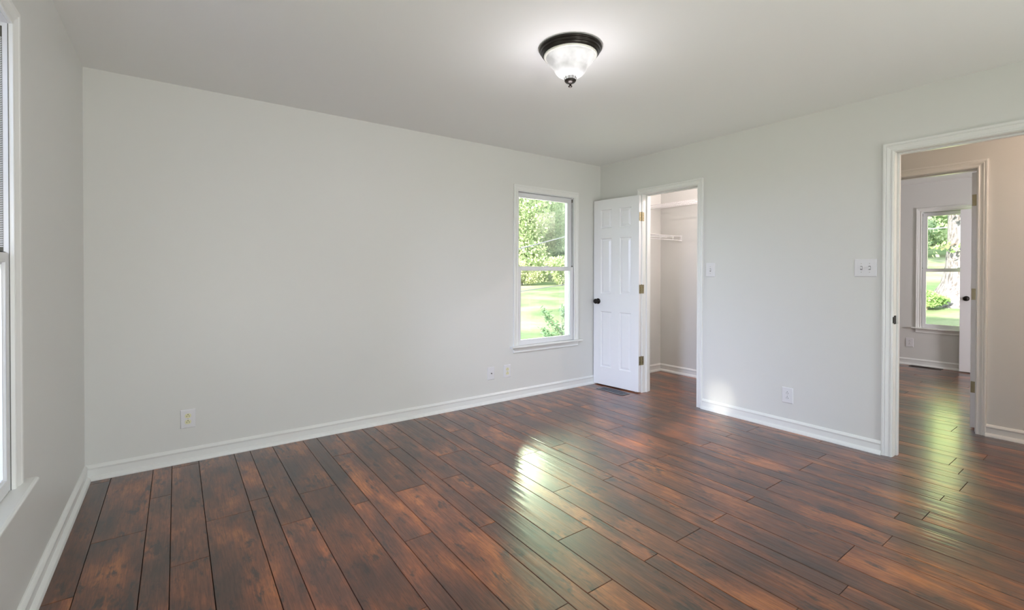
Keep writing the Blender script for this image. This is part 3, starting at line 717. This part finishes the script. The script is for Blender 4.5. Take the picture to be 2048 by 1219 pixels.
# big pale trunk in front of the far window
bx, by = 18.0, 2.96; bz = float(gz(bx, by)); root = empty('broad_tree', (bx, by, bz-0.05)); tag(root, 'broad pale barked tree close outside the far window', 'tree')
mb = MB(); rings = []
for h, rr in ((-0.3, 1.35), (0.0, 1.02), (0.2, 0.84), (0.5, 0.70), (1.0, 0.62), (1.8, 0.585), (3.0, 0.57), (4.5, 0.56), (6.5, 0.46), (9.0, 0.25)):
    rings.append([(bx+rr*(1+0.10*math.sin(5*a+h)*max(0.25, 1-h))*math.cos(a), by+rr*(1+0.10*math.sin(5*a+h)*max(0.25, 1-h))*math.sin(a), bz+h) for a in [2*math.pi*k/40 for k in range(40)]])
mb.loft(rings); mb.build('trunk', M['bark_pale'], root, smooth=True)
leaves('foliage', M['leaf_a'], crown_points((bx, by, bz+9), (4.5, 4.5, 3.4), 9000, 41), 0.3, 42, root)
mb = MB()
tw = [[(bx-0.5, by, bz+3.4), (bx-1.0, by+0.35, bz+3.15), (bx-1.6, by+0.75, bz+2.75)], [(bx-0.5, by-0.1, bz+3.3), (bx-1.2, by+0.2, bz+2.9), (bx-1.6, by+0.05, bz+2.55)], [(bx-0.55, by+0.3, bz+1.6), (bx-0.8, by+0.45, bz+1.5), (bx-1.0, by+0.62, bz+1.45)], [(bx-0.57, by+0.1, bz+1.7), (bx-0.8, by+0.15, bz+1.55), (bx-0.9, by+0.25, bz+1.42)]]
pts = []; rg = np.random.RandomState(5)
for t_, nl in zip(tw, (130, 100, 34, 22)):
    mb = MB(); mb.tube(t_, [0.02, 0.012, 0.006], 6); mb.build('branch', M['bark'], root, weld=False)
    for q in range(nl):
        f = rg.uniform(0.15, 1.0)*2; i = min(1, int(f)); f -= i
        p = np.array(t_[i])*(1-f)+np.array(t_[i+1])*f; pts.append(p+rg.normal(scale=(0.08, 0.13, 0.10) if nl > 20 else (0.04, 0.07, 0.06)))
leaves('foliage', M['leaf_e'], np.array(pts), 0.085, 51, root, elong=1.3)
def bush(x, y, hgt, rad, m, label, seed, n, size, name='bush', cat='bush'):
    z = float(gz(x, y)); root = empty(name, (x, y, z-0.03)); tag(root, label, cat)
    mb = MB(); rgn = random.Random(seed)
    for q in range(7):
        a = rgn.uniform(0, 6.28); mb.tube([(x, y, z-0.05), (x+math.cos(a)*rad*0.3, y+math.sin(a)*rad*0.3, z+hgt*0.4), (x+math.cos(a)*rad*0.7, y+math.sin(a)*rad*0.7, z+hgt*0.75)], [0.02, 0.014, 0.005], 5)
    mb.build('stems', M['bark'], root, weld=False)
    leaves('foliage', m, crown_points((x, y, z+hgt*0.5), (rad, rad, hgt*0.5), n, seed), size, seed, root)
bush(16.35, 3.64, 0.58, 0.48, M['leaf_e'], 'low bright green bush at the foot of the pale trunk', 61, 4200, 0.045)
# evergreen sapling near the back window
sx, sy_ = 5.86, 6.15; sz = float(gz(sx, sy_)); root = empty('evergreen_shrub', (sx, sy_, sz)); tag(root, 'feathery blue-green evergreen shrub at the lower right of the back window', 'shrub')
mb = MB(); pts = []; rg = np.random.RandomState(9)
for (dx, dz, dy) in ((-0.78, 1.22, 0.0), (-0.62, 0.86, 0.2), (-0.40, 1.24, -0.1), (-0.15, 1.30, 0.1), (0.15, 1.35, 0), (0.35, 1.2, 0.2), (-0.80, 0.80, -0.1)):
    a = np.array((sx, sy_, sz-0.05)); b = np.array((sx+dx*0.35, sy_+dy*0.5, sz+dz*0.55)); c = np.array((sx+dx, sy_+dy, sz+dz))
    mb.tube([tuple(a), tuple(b), tuple(c)], [0.018, 0.012, 0.003], 5)
    for q in range(420):
        f = rg.uniform(0.25, 1.0)*2; i = min(1, int(f)); f -= i
        p = (a, b)[i]*(1-f)+(b, c)[i]*f; pts.append(p+rg.normal(scale=0.05*(1.5-0.5*(f+i)), size=3))
mb.build('stems', M['bark'], root, weld=False)
leaves('foliage', M['leaf_d'], np.array(pts), 0.024, 71, root, elong=3.4)
# added tree out of view, crown pierced so sun patches fall where aimed
tx, ty = -9.0, 3.35; root = empty('broad_tree', (tx, ty, -0.65)); tag(root, 'dense broad tree added out of sight beyond the left window to screen the sun', 'tree')
mb = MB(); mb.tube([(tx, ty, -0.8), (tx, ty, 0.5), (tx+0.1, ty+0.1, 3.0), (tx, ty, 6.0)], [0.4, 0.28, 0.22, 0.1], 12)
mb.build('trunk', M['bark'], root, smooth=True)
C = crown_points((tx, 2.0, 4.6), (2.3, 3.2, 3.4), 42000, 81, 20, 0.0)
D = np.array(SUN_DIR); tt = -C[:, 2]/D[2]; fx = C[:, 0]+tt*D[0]; fy = C[:, 1]+tt*D[1]
t2 = (R-C[:, 0])/D[0]; wy = C[:, 1]+t2*D[1]; wz = C[:, 2]+t2*D[2]
gap = np.zeros(len(C), bool)  # leaves cleared along the sun rays to shape the floor and wall patches
for cx, cy, ax, ay in ((3.26, 2.17, 0.42, 0.24), (2.66, 2.20, 0.32, 0.20)): gap |= ((fx-cx)/ax)**2+((fy-cy)/ay)**2 < 1
gap |= (((wy-2.25)/0.115)**2+((wz-0.18)/0.38)**2 < 1) & (np.random.RandomState(4).rand(len(C)) < 0.91)
leaves('foliage', M['leaf_b'], C[~gap], 0.13, 82, root)

# overhead cables beyond the back window, and one beyond the far window
def cable(name, p, q, rad, label, ext=1.0):
    p, q = Vector(p), Vector(q); d = q-p; a, b = p-d*ext, q+d*ext; n = 12
    mb = MB(); mb.tube([tuple(a+(b-a)*k/n) for k in range(n+1)], rad, 6)
    return tag(mb.build(name, M['cable'], weld=False), label, 'cable')
cable('utility_cable', (14.953, 20, 2.55), (18.386, 20, 3.383), 0.034, 'thick overhead cable slanting across the upper back window view', 3)
cable('utility_cable', (9.015, 12, 0.654), (11.037, 12, 0.854), 0.013, 'thin cable slanting across the lower back window view', 3)
cable('utility_cable', (20.0, 4.40, 2.70), (20.0, 4.18, 2.705), 0.02, 'short pale cable at the upper left of the far window view', 4)
